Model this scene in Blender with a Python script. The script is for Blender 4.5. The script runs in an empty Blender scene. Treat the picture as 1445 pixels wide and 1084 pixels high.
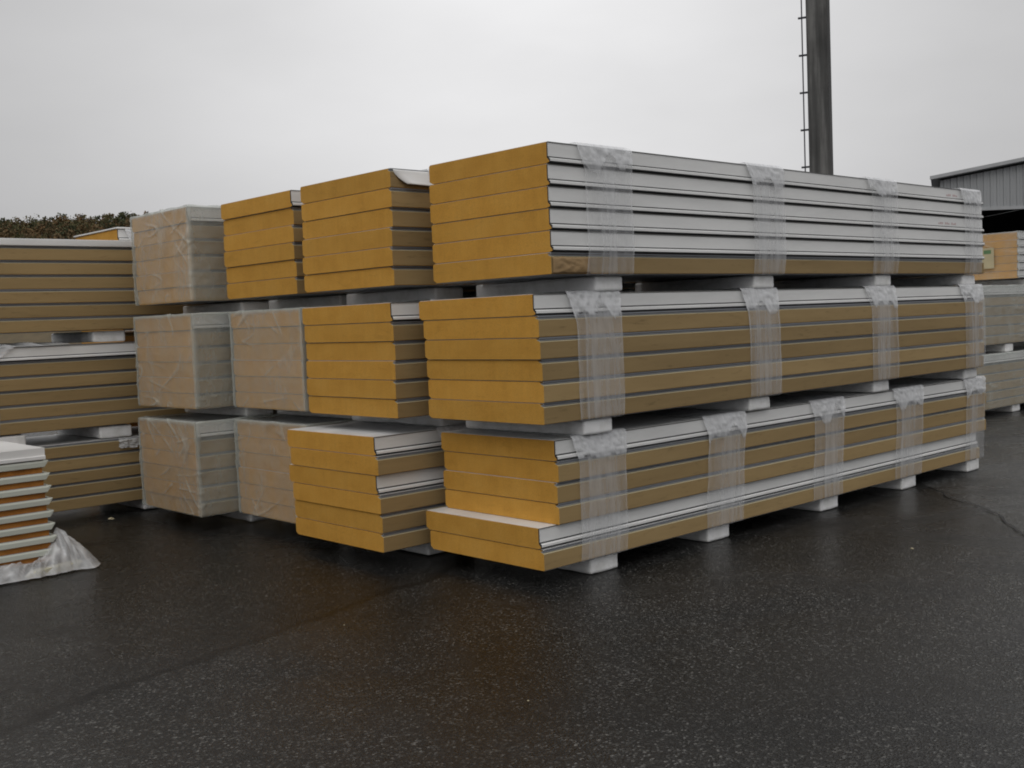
import bpy, bmesh, math, random
import numpy as np
from mathutils import Vector, Matrix, noise

random.seed(7)
rng = np.random.default_rng(11)
scene = bpy.context.scene
COL = scene.collection

# ------------------------------------------------------------------ camera
# world: X runs along the panels (away, to the right), Y across the piles (away, to the left)
YAW, PITCH, ROLL, CAM_H = 0.748851, 0.059286, 0.040096, 1.51184
cam_data = bpy.data.cameras.new("camera")
cam = bpy.data.objects.new("camera", cam_data)
COL.objects.link(cam)
scene.camera = cam
cam_data.sensor_width = 36.0
cam_data.lens = 36.0 * 1540.755 / 1445.0
cam_data.clip_start = 0.05
cam_data.clip_end = 3000
FX = Vector((math.cos(YAW), -math.sin(YAW), 0))        # to the right of the viewer
FY = Vector((math.sin(YAW), math.cos(YAW), 0))         # straight ahead
UP = Vector((0, 0, 1))
V_ = math.cos(PITCH) * UP + math.sin(PITCH) * FY
D_ = math.cos(PITCH) * FY - math.sin(PITCH) * UP
R_ = math.cos(ROLL) * FX - math.sin(ROLL) * V_
U_ = math.sin(ROLL) * FX + math.cos(ROLL) * V_
M = Matrix((R_, U_, -D_)).transposed().to_4x4()
M.translation = Vector((0, 0, CAM_H))
cam.matrix_world = M

# ------------------------------------------------------------------ overcast sky and weak soft sun
SUN_ELEV, SUN_DIR = math.radians(48), Vector((-0.80, -0.60))   # direction (ground plan) towards the sun
world = bpy.data.worlds.new("World")
scene.world = world
world.use_nodes = True
wn, wl = world.node_tree.nodes, world.node_tree.links
wn.clear()
w_out = wn.new("ShaderNodeOutputWorld")
w_bg = wn.new("ShaderNodeBackground")
w_bg.inputs["Strength"].default_value = 0.10
sky = wn.new("ShaderNodeTexSky")
sky.sky_type = 'NISHITA'
sky.sun_disc = False
sky.sun_elevation = SUN_ELEV
sky.sun_rotation = math.atan2(SUN_DIR.x, SUN_DIR.y)
sky.air_density, sky.dust_density, sky.ozone_density = 1.0, 4.0, 1.0
hs = wn.new("ShaderNodeHueSaturation"); hs.inputs["Saturation"].default_value = 0.06
wl.new(sky.outputs[0], hs.inputs["Color"])
tc = wn.new("ShaderNodeTexCoord")
mp = wn.new("ShaderNodeMapping"); mp.inputs["Scale"].default_value = (1.0, 1.0, 2.6)
wl.new(tc.outputs["Generated"], mp.inputs["Vector"])
nz = wn.new("ShaderNodeTexNoise"); nz.inputs["Scale"].default_value = 1.9; nz.inputs["Detail"].default_value = 5; nz.inputs["Roughness"].default_value = 0.5
wl.new(mp.outputs[0], nz.inputs["Vector"])
def wmath(op, a, b=None, c=None, clamp=False):
    q = wn.new("ShaderNodeMath"); q.operation = op; q.use_clamp = clamp
    for k, v in enumerate((a, b, c)):
        if v is None: continue
        if hasattr(v, "links"): wl.new(v, q.inputs[k])
        else: q.inputs[k].default_value = v
    return q.outputs[0]
# thin place in the cloud ahead of the viewer, darker cloud low down, brighter towards the zenith
BRIGHT = (D_ + 0.03 * R_ + 0.30 * U_).normalized()
dp = wn.new("ShaderNodeVectorMath"); dp.operation = 'DOT_PRODUCT'; dp.inputs[1].default_value = BRIGHT
wl.new(tc.outputs["Generated"], dp.inputs[0])
glow = wmath('POWER', wmath('MAXIMUM', dp.outputs["Value"], 0.0), 20.0)
sx = wn.new("ShaderNodeSeparateXYZ"); wl.new(tc.outputs["Generated"], sx.inputs[0])
zen = wmath('POWER', wmath('MAXIMUM', sx.outputs[2], 0.0), 1.4)
lum = wmath('MULTIPLY_ADD', zen, 5.4, 4.35)
lum = wmath('MULTIPLY_ADD', glow, 3.9, lum)
cloud = wmath('MULTIPLY_ADD', nz.outputs["Fac"], 0.50, 0.75)
lum = wmath('MULTIPLY', lum, cloud)
cl = wn.new("ShaderNodeMixRGB"); cl.blend_type = 'MULTIPLY'; cl.inputs[0].default_value = 1.0
cl.inputs[2].default_value = (1.0, 0.997, 1.008, 1)
wl.new(lum, cl.inputs[1])
mx = wn.new("ShaderNodeMixRGB"); mx.inputs["Fac"].default_value = 0.94   # cloud layer over the clear sky
wl.new(hs.outputs[0], mx.inputs[1]); wl.new(cl.outputs[0], mx.inputs[2])
wl.new(mx.outputs[0], w_bg.inputs["Color"])
wl.new(w_bg.outputs[0], w_out.inputs["Surface"])

sun_data = bpy.data.lights.new("sun", 'SUN')
sun_data.energy = 0.65
sun_data.angle = math.radians(40)
sun_data.color = (1.0, 0.97, 0.92)
sun = bpy.data.objects.new("sun", sun_data)
COL.objects.link(sun)
sd = Vector((SUN_DIR.x * math.cos(SUN_ELEV), SUN_DIR.y * math.cos(SUN_ELEV), math.sin(SUN_ELEV)))
sun.rotation_euler = sd.to_track_quat('Z', 'Y').to_euler()

scene.view_settings.view_transform = 'Standard'
scene.view_settings.look = 'None'
scene.view_settings.exposure = 0.0
scene.view_settings.gamma = 1.0
scene.render.engine = 'CYCLES'
scene.cycles.use_denoising = True
scene.cycles.filter_width = 1.9
scene.cycles.transparent_max_bounces = 24
scene.cycles.max_bounces = 8
scene.cycles.caustics_reflective = False
scene.cycles.caustics_refractive = False

# ------------------------------------------------------------------ helpers: tagging and meshes
def tag(o, label=None, cat=None, group=None, kind=None):
    if label: o["label"] = label
    if cat: o["category"] = cat
    if group: o["group"] = group
    if kind: o["kind"] = kind
    return o

def empty(name, loc=(0, 0, 0), rz=0.0):
    o = bpy.data.objects.new(name, None)
    o.empty_display_size = 0.1
    COL.objects.link(o)
    o.location = loc
    o.rotation_euler = (0, 0, rz)
    return o

def link(name, me, parent=None, loc=(0, 0, 0), rz=0.0):
    o = bpy.data.objects.new(name, me)
    COL.objects.link(o)
    if parent: o.parent = parent
    o.location = loc
    o.rotation_euler = (0, 0, rz)
    return o

def mesh(name, verts, faces, mats, midx=None, smooth=False):
    me = bpy.data.meshes.new(name)
    me.from_pydata([tuple(v) for v in verts], [], [tuple(f) for f in faces])
    for m in (mats if isinstance(mats, (list, tuple)) else [mats]):
        me.materials.append(m)
    if midx is not None:
        me.polygons.foreach_set("material_index", list(midx))
    if smooth:
        me.polygons.foreach_set("use_smooth", [True] * len(me.polygons))
    me.update()
    return me

def fix_normals(me):
    bm = bmesh.new(); bm.from_mesh(me)
    bmesh.ops.recalc_face_normals(bm, faces=bm.faces)
    bm.to_mesh(me); bm.free()
    return me

def extrude_profile(name, prof, x0, x1, mats, side_mat=None, cap_mat=0, nx=1, bow=None):
    """prof: closed list of (y,z); extruded along X with caps; side_mat(i) gives the slot of the strip from point i to i+1."""
    n = len(prof)
    verts, faces, mi = [], [], []
    for k in range(nx + 1):
        x = x0 + (x1 - x0) * k / nx
        for (y, z) in prof:
            verts.append((x, y, z + (bow(x) if bow else 0)))
    for k in range(nx):
        for i in range(n):
            j = (i + 1) % n
            faces.append((k*n+i, k*n+j, (k+1)*n+j, (k+1)*n+i)); mi.append(side_mat(i) if side_mat else 0)
    faces.append(tuple(range(n-1, -1, -1))); mi.append(cap_mat)
    faces.append(tuple(nx*n+i for i in range(n))); mi.append(cap_mat)
    return fix_normals(mesh(name, verts, faces, mats, mi))

class MB:
    """collects boxes into one mesh"""
    def __init__(s): s.v, s.f = [], []
    def box(s, a, b):
        o = len(s.v)
        for x in (a[0], b[0]):
            for y in (a[1], b[1]):
                for z in (a[2], b[2]): s.v.append((x, y, z))
        for f in ((0,1,3,2),(4,6,7,5),(0,4,5,1),(2,3,7,6),(0,2,6,4),(1,5,7,3)):
            s.f.append(tuple(o+i for i in f))
        return s
    def poly(s, pts):
        o = len(s.v); s.v += list(pts); s.f.append(tuple(range(o, o+len(pts)))); return s
    def prism(s, pts, y0, y1):            # pts (x,z), extruded along y
        o = len(s.v); n = len(pts)
        s.v += [(p[0], y0, p[1]) for p in pts] + [(p[0], y1, p[1]) for p in pts]
        for i in range(n):
            j = (i+1) % n
            s.f.append((o+i, o+j, o+n+j, o+n+i))
        s.f.append(tuple(o+i for i in range(n))[::-1]); s.f.append(tuple(o+n+i for i in range(n)))
        return s
    def build(s, name, m, parent=None, bevel=0.0, loc=(0,0,0), rz=0.0):
        me = fix_normals(mesh(name, s.v, s.f, m))
        if bevel:
            bm = bmesh.new(); bm.from_mesh(me)
            bmesh.ops.bevel(bm, geom=list(bm.edges), offset=bevel, segments=3, profile=0.6, affect='EDGES')
            bm.to_mesh(me); bm.free()
            me.polygons.foreach_set("use_smooth", [True]*len(me.polygons))
        return link(name, me, parent, loc, rz)

# ------------------------------------------------------------------ materials
def nt(name):
    m = bpy.data.materials.new(name); m.use_nodes = True
    n, l = m.node_tree.nodes, m.node_tree.links
    return m, n, l, n["Principled BSDF"]

def ramp(n, stops):
    r = n.new("ShaderNodeValToRGB")
    e = r.color_ramp.elements
    while len(e) < len(stops): e.new(0.5)
    for k, (p, c) in enumerate(stops):
        e[k].position = p
        e[k].color = (c, c, c, 1) if isinstance(c, (int, float)) else (*c, 1)
    return r

def noise_node(n, l, scale, detail=4, rough=0.55, vec=None, stretch=None, dist=0.0):
    t = n.new("ShaderNodeTexNoise")
    t.inputs["Scale"].default_value = scale; t.inputs["Detail"].default_value = detail
    t.inputs["Roughness"].default_value = rough; t.inputs["Distortion"].default_value = dist
    if vec is None:
        c = n.new("ShaderNodeTexCoord"); vec = c.outputs["Object"]
    if stretch:
        mpn = n.new("ShaderNodeMapping"); mpn.inputs["Scale"].default_value = stretch
        l.new(vec, mpn.inputs["Vector"]); vec = mpn.outputs[0]
    l.new(vec, t.inputs["Vector"])
    return t

def shifted(n, l, amount=37.0):
    """object coordinates moved by a per-object random amount, so copies do not repeat"""
    c = n.new("ShaderNodeTexCoord"); oi = n.new("ShaderNodeObjectInfo")
    mul = n.new("ShaderNodeMath"); mul.operation = 'MULTIPLY'; mul.inputs[1].default_value = amount
    l.new(oi.outputs["Random"], mul.inputs[0])
    add = n.new("ShaderNodeVectorMath"); add.operation = 'ADD'
    l.new(c.outputs["Object"], add.inputs[0]); l.new(mul.outputs[0], add.inputs[1])
    return add.outputs[0], oi.outputs["Random"]

def mix(n, l, a, b, fac, mode='MIX'):
    m = n.new("ShaderNodeMixRGB"); m.blend_type = mode
    for i, v in ((0, fac), (1, a), (2, b)):
        if hasattr(v, "links"): l.new(v, m.inputs[i])
        elif i == 0: m.inputs[0].default_value = v
        else: m.inputs[i].default_value = (*v, 1)
    return m.outputs[0]

def bump(n, l, bs, height, strength, dist=0.002):
    b = n.new("ShaderNodeBump"); b.inputs["Strength"].default_value = strength; b.inputs["Distance"].default_value = dist
    l.new(height, b.inputs["Height"]); l.new(b.outputs[0], bs.inputs["Normal"])

def foam_cut(name, c0, c1, c2):
    m, n, l, bs = nt(name)
    v, rnd = shifted(n, l)
    a = noise_node(n, l, 5.0, 5, 0.6, v, (1, 1, 1.6))
    r = ramp(n, [(0.32, c0), (0.52, c1), (0.75, c2)]); l.new(a.outputs["Fac"], r.inputs[0])
    s = noise_node(n, l, 28, 4, 0.6, v, (1, 1, 0.10))           # saw streaks
    rs = ramp(n, [(0.3, 0.93), (0.65, 1.03)]); l.new(s.outputs["Fac"], rs.inputs[0])
    col = mix(n, l, r.outputs[0], rs.outputs[0], 0.75, 'MULTIPLY')
    rr = ramp(n, [(0.0, (0.92, 0.93, 0.95)), (0.5, (1.0, 0.99, 0.96)), (1.0, (1.06, 1.045, 1.02))]); l.new(rnd, rr.inputs[0])
    col = mix(n, l, col, rr.outputs[0], 1.0, 'MULTIPLY')
    b2 = noise_node(n, l, 14, 4, 0.7, v); rb = ramp(n, [(0.62, 1.0), (0.75, 0.90)]); l.new(b2.outputs["Fac"], rb.inputs[0])
    col = mix(n, l, col, rb.outputs[0], 0.8, 'MULTIPLY')
    po = noise_node(n, l, 150, 4, 0.75, v); rpo = ramp(n, [(0.36, 0.78), (0.50, 1.0), (0.68, 1.08)]); l.new(po.outputs["Fac"], rpo.inputs[0])
    col = mix(n, l, col, rpo.outputs[0], 0.8, 'MULTIPLY')
    sc = noise_node(n, l, 3.2, 6, 0.75, v, (1, 1, 4), 1.2); rsc = ramp(n, [(0.60, 1.0), (0.66, 0.84), (0.70, 1.0)]); l.new(sc.outputs["Fac"], rsc.inputs[0])
    col = mix(n, l, col, rsc.outputs[0], 0.8, 'MULTIPLY')
    l.new(col, bs.inputs["Base Color"])
    bs.inputs["Roughness"].default_value = 0.85
    bs.inputs["Specular IOR Level"].default_value = 0.25
    f = noise_node(n, l, 220, 3, 0.6, v); bump(n, l, bs, f.outputs["Fac"], 0.5, 0.003)
    return m

def side_paper(name, c0, c1):
    m, n, l, bs = nt(name)
    v, rnd = shifted(n, l)
    a = noise_node(n, l, 2.2, 6, 0.65, v, (0.35, 1, 3))
    r = ramp(n, [(0.3, c0), (0.72, c1)]); l.new(a.outputs["Fac"], r.inputs[0])
    s = noise_node(n, l, 26, 4, 0.7, v, (0.25, 1, 1.5)); rs = ramp(n, [(0.58, 1.0), (0.72, 0.66)]); l.new(s.outputs["Fac"], rs.inputs[0])
    col = mix(n, l, r.outputs[0], rs.outputs[0], 0.7, 'MULTIPLY')
    rr = ramp(n, [(0.0, 0.86), (1.0, 1.12)]); l.new(rnd, rr.inputs[0])
    col = mix(n, l, col, rr.outputs[0], 1.0, 'MULTIPLY')
    l.new(col, bs.inputs["Base Color"])
    bs.inputs["Roughness"].default_value = 0.6
    bs.inputs["Specular IOR Level"].default_value = 0.12
    bump(n, l, bs, a.outputs["Fac"], 0.25, 0.01)
    return m

def painted(name, c, rough=0.4, dirt=0.12):
    m, n, l, bs = nt(name)
    v, rnd = shifted(n, l)
    a = noise_node(n, l, 3.0, 6, 0.65, v, (0.4, 1, 2.5))
    r = ramp(n, [(0.35, tuple(x*(1-dirt) for x in c)), (0.6, c)]); l.new(a.outputs["Fac"], r.inputs[0])
    d = noise_node(n, l, 45, 3, 0.7, v, (0.5, 1, 1)); rd = ramp(n, [(0.68, 1.0), (0.80, 0.80)]); l.new(d.outputs["Fac"], rd.inputs[0])
    col = mix(n, l, r.outputs[0], rd.outputs[0], 0.6, 'MULTIPLY')
    l.new(col, bs.inputs["Base Color"])
    rq = ramp(n, [(0.3, rough-0.1), (0.7, rough+0.12)]); l.new(a.outputs["Fac"], rq.inputs[0]); l.new(rq.outputs[0], bs.inputs["Roughness"])
    return m

M_FOAM = foam_cut("ochre_foam", (0.53, 0.272, 0.046), (0.575, 0.303, 0.055), (0.60, 0.328, 0.068))
M_RUST = foam_cut("orange_foam", (0.26, 0.105, 0.025), (0.40, 0.165, 0.036), (0.46, 0.21, 0.055))
M_KRAFT = side_paper("kraft_side", (0.280, 0.195, 0.092), (0.355, 0.252, 0.122))
M_EDGE = painted("pale_paper_edge", (0.43, 0.38, 0.25), 0.7)
M_WHITE = painted("white_painted_steel", (0.78, 0.78, 0.77), 0.38)
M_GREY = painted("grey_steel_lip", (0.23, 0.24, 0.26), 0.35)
M_DARK = painted("dark_joint", (0.030, 0.030, 0.032), 0.7)
M_RIM = painted("rim_shading_grey", (0.11, 0.11, 0.105), 0.5)
M_PALE = painted("pale_green_grey_sheet", (0.60, 0.63, 0.56), 0.4)

def styrofoam():
    m, n, l, bs = nt("white_polystyrene")
    v, rnd = shifted(n, l)
    vo = n.new("ShaderNodeTexVoronoi"); vo.inputs["Scale"].default_value = 210; l.new(v, vo.inputs["Vector"])
    a = noise_node(n, l, 9, 5, 0.6, v)
    r = ramp(n, [(0.30, (0.72, 0.72, 0.70)), (0.55, (0.90, 0.90, 0.90))]); l.new(a.outputs["Fac"], r.inputs[0])
    l.new(r.outputs[0], bs.inputs["Base Color"])
    bs.inputs["Roughness"].default_value = 0.8
    bump(n, l, bs, vo.outputs["Distance"], 0.35, 0.003)
    return m
M_EPS = styrofoam()

def film(name, base, edge_gain, tint=(0.80, 0.81, 0.82), rough=0.28, streak=(9, 1, 0.8), relief=0.008):
    """thin plastic film: opacity grows where it is gathered or folded (attribute 'gather')"""
    m, n, l, bs = nt(name)
    v, rnd = shifted(n, l)
    at = n.new("ShaderNodeAttribute"); at.attribute_name = "gather"
    s = noise_node(n, l, 4.0, 6, 0.65, v, streak)
    rs = n.new("ShaderNodeMapRange"); rs.inputs[1].default_value = 0.35; rs.inputs[2].default_value = 0.72; rs.inputs[3].default_value = -0.05; rs.inputs[4].default_value = 0.10
    l.new(s.outputs["Fac"], rs.inputs[0])
    k = n.new("ShaderNodeMath"); k.operation = 'MULTIPLY_ADD'; k.inputs[1].default_value = edge_gain; k.inputs[2].default_value = base
    l.new(at.outputs["Fac"], k.inputs[0])
    ad = n.new("ShaderNodeMath"); ad.operation = 'ADD'; ad.use_clamp = True
    l.new(k.outputs[0], ad.inputs[0]); l.new(rs.outputs[0], ad.inputs[1])
    l.new(ad.outputs[0], bs.inputs["Alpha"])
    bs.inputs["Base Color"].default_value = (*tint, 1)
    bs.inputs["Roughness"].default_value = rough
    bs.inputs["Specular IOR Level"].default_value = 0.6
    f = noise_node(n, l, 16, 5, 0.7, v, streak, 0.6); bump(n, l, bs, f.outputs["Fac"], 0.45, relief)
    return m
M_BAND = film("stretch_film", 0.15, 0.55, (0.80, 0.81, 0.83), 0.30, (5, 1, 0.9))
M_WRAP = film("shrink_film", 0.27, 0.60, (0.585, 0.615, 0.575), 0.13, (1.6, 1.6, 0.7), 0.020)
M_LIGHT = film("light_shrink_film", 0.13, 0.50, (0.60, 0.62, 0.60), 0.2, (1.6, 1.6, 0.7), 0.014)
M_HEAP = film("loose_film", 0.30, 0.70, (0.74, 0.75, 0.76), 0.22, (3, 3, 3))

# ------------------------------------------------------------------ ground
CRACK = [(9.6, 5.35), (8.69, 4.33), (8.3, 3.98), (7.96, 3.58), (7.55, 3.2), (7.09, 2.87), (6.4, 2.35), (5.6, 1.5)]
def asphalt():
    m, n, l, bs = nt("wet_asphalt")
    c = n.new("ShaderNodeTexCoord"); v = c.outputs["Object"]
    vo = n.new("ShaderNodeTexVoronoi"); vo.inputs["Scale"].default_value = 115; l.new(v, vo.inputs["Vector"])
    sp = n.new("ShaderNodeSeparateColor"); l.new(vo.outputs["Color"], sp.inputs[0])
    stones = ramp(n, [(0.0, (0.007, 0.0068, 0.0065)), (0.70, (0.014, 0.0135, 0.013)), (0.84, (0.034, 0.034, 0.032)), (0.95, (0.076, 0.075, 0.071)), (1.0, (0.150, 0.147, 0.138))])
    l.new(sp.outputs[0], stones.inputs[0])
    def m2(op, a, b=None, c=None):
        q = n.new("ShaderNodeMath"); q.operation = op
        for k, val in enumerate((a, b, c)):
            if val is None: continue
            if hasattr(val, "links"): l.new(val, q.inputs[k])
            else: q.inputs[k].default_value = val
        return q.outputs[0]
    def step(val, w):
        r = n.new("ShaderNodeMapRange"); r.interpolation_type = 'SMOOTHSTEP'; r.inputs[1].default_value = -w; r.inputs[2].default_value = w
        l.new(val, r.inputs[0]); return r.outputs[0]
    sx_ = n.new("ShaderNodeSeparateXYZ"); l.new(v, sx_.inputs[0]); X, Y = sx_.outputs[0], sx_.outputs[1]
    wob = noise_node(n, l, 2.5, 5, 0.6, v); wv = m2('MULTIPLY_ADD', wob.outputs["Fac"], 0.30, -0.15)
    f1 = m2('ADD', m2('SUBTRACT', m2('MULTIPLY_ADD', X, -0.243, Y), 4.11), wv)           # beyond the seam: darker and smoother
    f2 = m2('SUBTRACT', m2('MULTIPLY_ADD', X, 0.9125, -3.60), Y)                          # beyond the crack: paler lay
    beyond_seam, pale = step(f1, 0.07), step(f2, 0.02)
    # how many stones show: patches where the binder has worn off
    pt = noise_node(n, l, 0.75, 7, 0.68, v, None, 0.6); rpt = ramp(n, [(0.34, 0.40), (0.50, 0.85), (0.66, 1.0)]); l.new(pt.outputs["Fac"], rpt.inputs[0])
    binder = mix(n, l, (0.0085, 0.0085, 0.0085), (0.0145, 0.0142, 0.0138), pt.outputs["Fac"])
    col = mix(n, l, binder, stones.outputs[0], rpt.outputs[0])
    big = noise_node(n, l, 0.42, 6, 0.62, v)
    rb = ramp(n, [(0.35, 0.62), (0.65, 1.45)]); l.new(big.outputs["Fac"], rb.inputs[0])
    col = mix(n, l, col, rb.outputs[0], 1.0, 'MULTIPLY')
    col = mix(n, l, col, (0.66, 0.66, 0.66), beyond_seam, 'MULTIPLY')
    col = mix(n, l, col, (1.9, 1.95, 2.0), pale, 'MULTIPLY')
    ln = n.new("ShaderNodeMapRange"); ln.interpolation_type = 'SMOOTHSTEP'; ln.inputs[1].default_value = 0.0; ln.inputs[2].default_value = 0.075; ln.inputs[3].default_value = 1.0; ln.inputs[4].default_value = 0.0
    l.new(m2('ABSOLUTE', f1), ln.inputs[0]); col = mix(n, l, col, (0.25, 0.25, 0.25), ln.outputs[0], 'MULTIPLY')      # tarred joint
    l.new(col, bs.inputs["Base Color"])
    wet = noise_node(n, l, 0.7, 7, 0.66, v, None, 0.5)
    rw = ramp(n, [(0.36, 0.14), (0.50, 0.26), (0.64, 0.48)]); l.new(wet.outputs["Fac"], rw.inputs[0])
    rgh = mix(n, l, rw.outputs[0], (0.78, 0.78, 0.78), beyond_seam, 'MULTIPLY'); l.new(rgh, bs.inputs["Roughness"])
    bs.inputs["Specular IOR Level"].default_value = 0.29
    hb = n.new("ShaderNodeMath"); hb.operation = 'MULTIPLY_ADD'; hb.inputs[1].default_value = 0.35
    fine = noise_node(n, l, 60, 4, 0.7, v)
    l.new(fine.outputs["Fac"], hb.inputs[0]); l.new(vo.outputs["Distance"], hb.inputs[2])
    bump(n, l, bs, hb.outputs[0], 0.55, 0.005)
    return m
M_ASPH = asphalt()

def make_ground():
    # dense patch near the camera with gentle unevenness, big skirt to the horizon
    xs = np.unique(np.concatenate([np.linspace(-1500, -14, 12), np.linspace(-14, 22, 145), np.linspace(22, 1500, 12)]))
    ys = np.unique(np.concatenate([np.linspace(-1500, -14, 12), np.linspace(-14, 22, 145), np.linspace(22, 1500, 12)]))
    nx, ny = len(xs), len(ys)
    vs = []
    def ridge(x, y):           # the low seam that crosses the left foreground
        d = 4.11+0.243*x-y+0.05*noise.noise((x*2, y*2, 1))
        return 0.006/(1+math.exp(max(-40, min(40, -d/0.03))))-0.006
    for y in ys:
        for x in xs:
            z = 0.0
            if -14 < x < 22 and -14 < y < 22:
                z = 0.006 * noise.noise((x*0.45, y*0.45, 3.1)) + ridge(x, y)
                z -= 0.004
            vs.append((x, y, z))
    fs = [(j*nx+i, j*nx+i+1, (j+1)*nx+i+1, (j+1)*nx+i) for j in range(ny-1) for i in range(nx-1)]
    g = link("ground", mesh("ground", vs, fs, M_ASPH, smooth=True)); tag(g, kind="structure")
    # cracked joint
    def ribbon(name, pts, w, z, m, jit):
        v, f = [], []
        dense = []
        for (a, b) in zip(pts[:-1], pts[1:]):
            k = max(2, int(math.dist(a, b)/0.05))
            dense += [(a[0]+(b[0]-a[0])*t/k, a[1]+(b[1]-a[1])*t/k) for t in range(k)]
        for i, p in enumerate(dense):
            q = dense[min(i+1, len(dense)-1)]; o = dense[max(i-1, 0)]
            d = Vector((q[0]-o[0], q[1]-o[1])).normalized(); nrm = Vector((-d.y, d.x))
            off = jit*noise.noise((p[0]*4, p[1]*4, 9))
            ww = w*(0.55+0.9*abs(noise.noise((p[0]*7, p[1]*7, 2))))
            for s in (-1, 1):
                v.append((p[0]+nrm.x*(off+s*ww), p[1]+nrm.y*(off+s*ww), z))
        f = [(2*i, 2*i+1, 2*i+3, 2*i+2) for i in range(len(dense)-1)]
        return link(name, mesh(name, v, f, m))
    md, n, l, bs = nt("crack_bottom"); bs.inputs["Base Color"].default_value = (0.008, 0.008, 0.008, 1); bs.inputs["Roughness"].default_value = 0.6
    tag(ribbon("pavement_crack", CRACK, 0.010, 0.0045, md, 0.05), kind="structure")
    return g
make_ground()

# ------------------------------------------------------------------ insulation panels
W_PANEL = 1.0
def panel_profile(kind, t, W):
    e = 0.0027                                          # steel sheet allowance top and bottom
    if kind == 'white':                                 # the long edge is covered by folded white steel
        return [(0.004, t-e), (0.004, 0.27*t), (-0.012, 0.13*t), (-0.012, 0.07*t), (0.012, e), (W-0.028, e), (W, 0.14*t), (W, t-0.012), (W-0.010, t-e)]
    return [(0.032, t-e), (0.028, 0.90*t), (0.0, 0.80*t), (0.0, 0.05*t), (0.006, e), (W-0.026, e), (W, 0.16*t), (W, t-0.014), (W-0.008, t-e)]

PANEL_CACHE = {}
def panel_meshes(kind, t, W, L, foam, skin, bow):
    key = (kind, round(t, 4), W, L, foam.name, skin.name, bow)
    if key in PANEL_CACHE: return PANEL_CACHE[key]
    prof = panel_profile(kind, t, W)
    nx = 12 if bow else 1
    bw = (lambda x: -bow*math.sin(math.pi*x/L)) if bow else None
    parts = []
    if kind == 'brown':
        sm = lambda i: 1 if i in (2,) else (3 if i == 1 else 0)
    else:
        sm = lambda i: 2 if i < 4 else 0
    parts.append(("foam_core", extrude_profile("foam_core", prof, 0.0, L, [foam, M_KRAFT, M_DARK, M_EDGE], sm, 0, nx, bw)))
    e = 0.0022
    if kind == 'white':
        top = [(W-0.004, t-e), (W-0.004, t), (0.0, t), (0.0, 0.30*t), (-0.016, 0.225*t), (-0.016, 0.115*t), (-0.013, 0.115*t), (-0.013, 0.215*t), (0.0035, 0.285*t), (0.0035, t-e)]
        parts.append(("face_sheet", extrude_profile("face_sheet", top, 0.007, L-0.007, [skin], None, 0, nx, bw)))
        lip = [(-0.001, 0.335*t), (-0.0012, 0.270*t), (-0.0055, 0.262*t), (-0.0055, 0.300*t)]
        rim = [(0.001, 0.958*t), (-0.0035, 0.958*t), (-0.0035, t-0.0006), (0.001, t-0.0006)]  # top lip of the sheet, coloured dark for the shading at its overhang
        parts.append(("edge_rim", extrude_profile("edge_rim", rim, 0.004, L-0.004, [M_RIM], None, 0, nx, bw)))
        parts.append(("joint_seal", extrude_profile("joint_seal", lip, 0.002, L-0.002, [M_DARK], None, 0, nx, bw)))
        bot = [(0.014, 0.0), (W-0.030, 0.0), (W-0.030, e), (0.014, e)]
        parts.append(("backing_sheet", extrude_profile("backing_sheet", bot, 0.009, L-0.009, [M_GREY], None, 0, nx, bw)))
    else:
        top = [(W-0.010, t-e), (W-0.010, t), (0.010, t), (0.010, 0.935*t), (0.013, 0.935*t), (0.013, t-e)]
        parts.append(("face_sheet", extrude_profile("face_sheet", top, 0.009, L-0.009, [skin, M_GREY], lambda i: 1 if i in (2, 3) else 0, 0, nx, bw)))
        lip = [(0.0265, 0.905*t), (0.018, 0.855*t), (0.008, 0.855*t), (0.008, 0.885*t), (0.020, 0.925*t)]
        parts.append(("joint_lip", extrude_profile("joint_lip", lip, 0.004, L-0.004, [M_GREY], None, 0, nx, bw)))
        bot = [(0.006, 0.0), (W-0.028, 0.0), (W-0.028, e), (0.006, e)]
        parts.append(("backing_sheet", extrude_profile("backing_sheet", bot, 0.009, L-0.009, [M_GREY], None, 0, nx, bw)))
    PANEL_CACHE[key] = parts
    return parts

ORD = {1: "topmost", 2: "second from top", 3: "third from top", 4: "fourth from top", 5: "fifth from top", 6: "sixth from top", 7: "seventh from top", 8: "eighth from top", 9: "ninth from top"}
FRONT = ["nearest", "second nearest", "third nearest", "fourth nearest", "farthest"]

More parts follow.
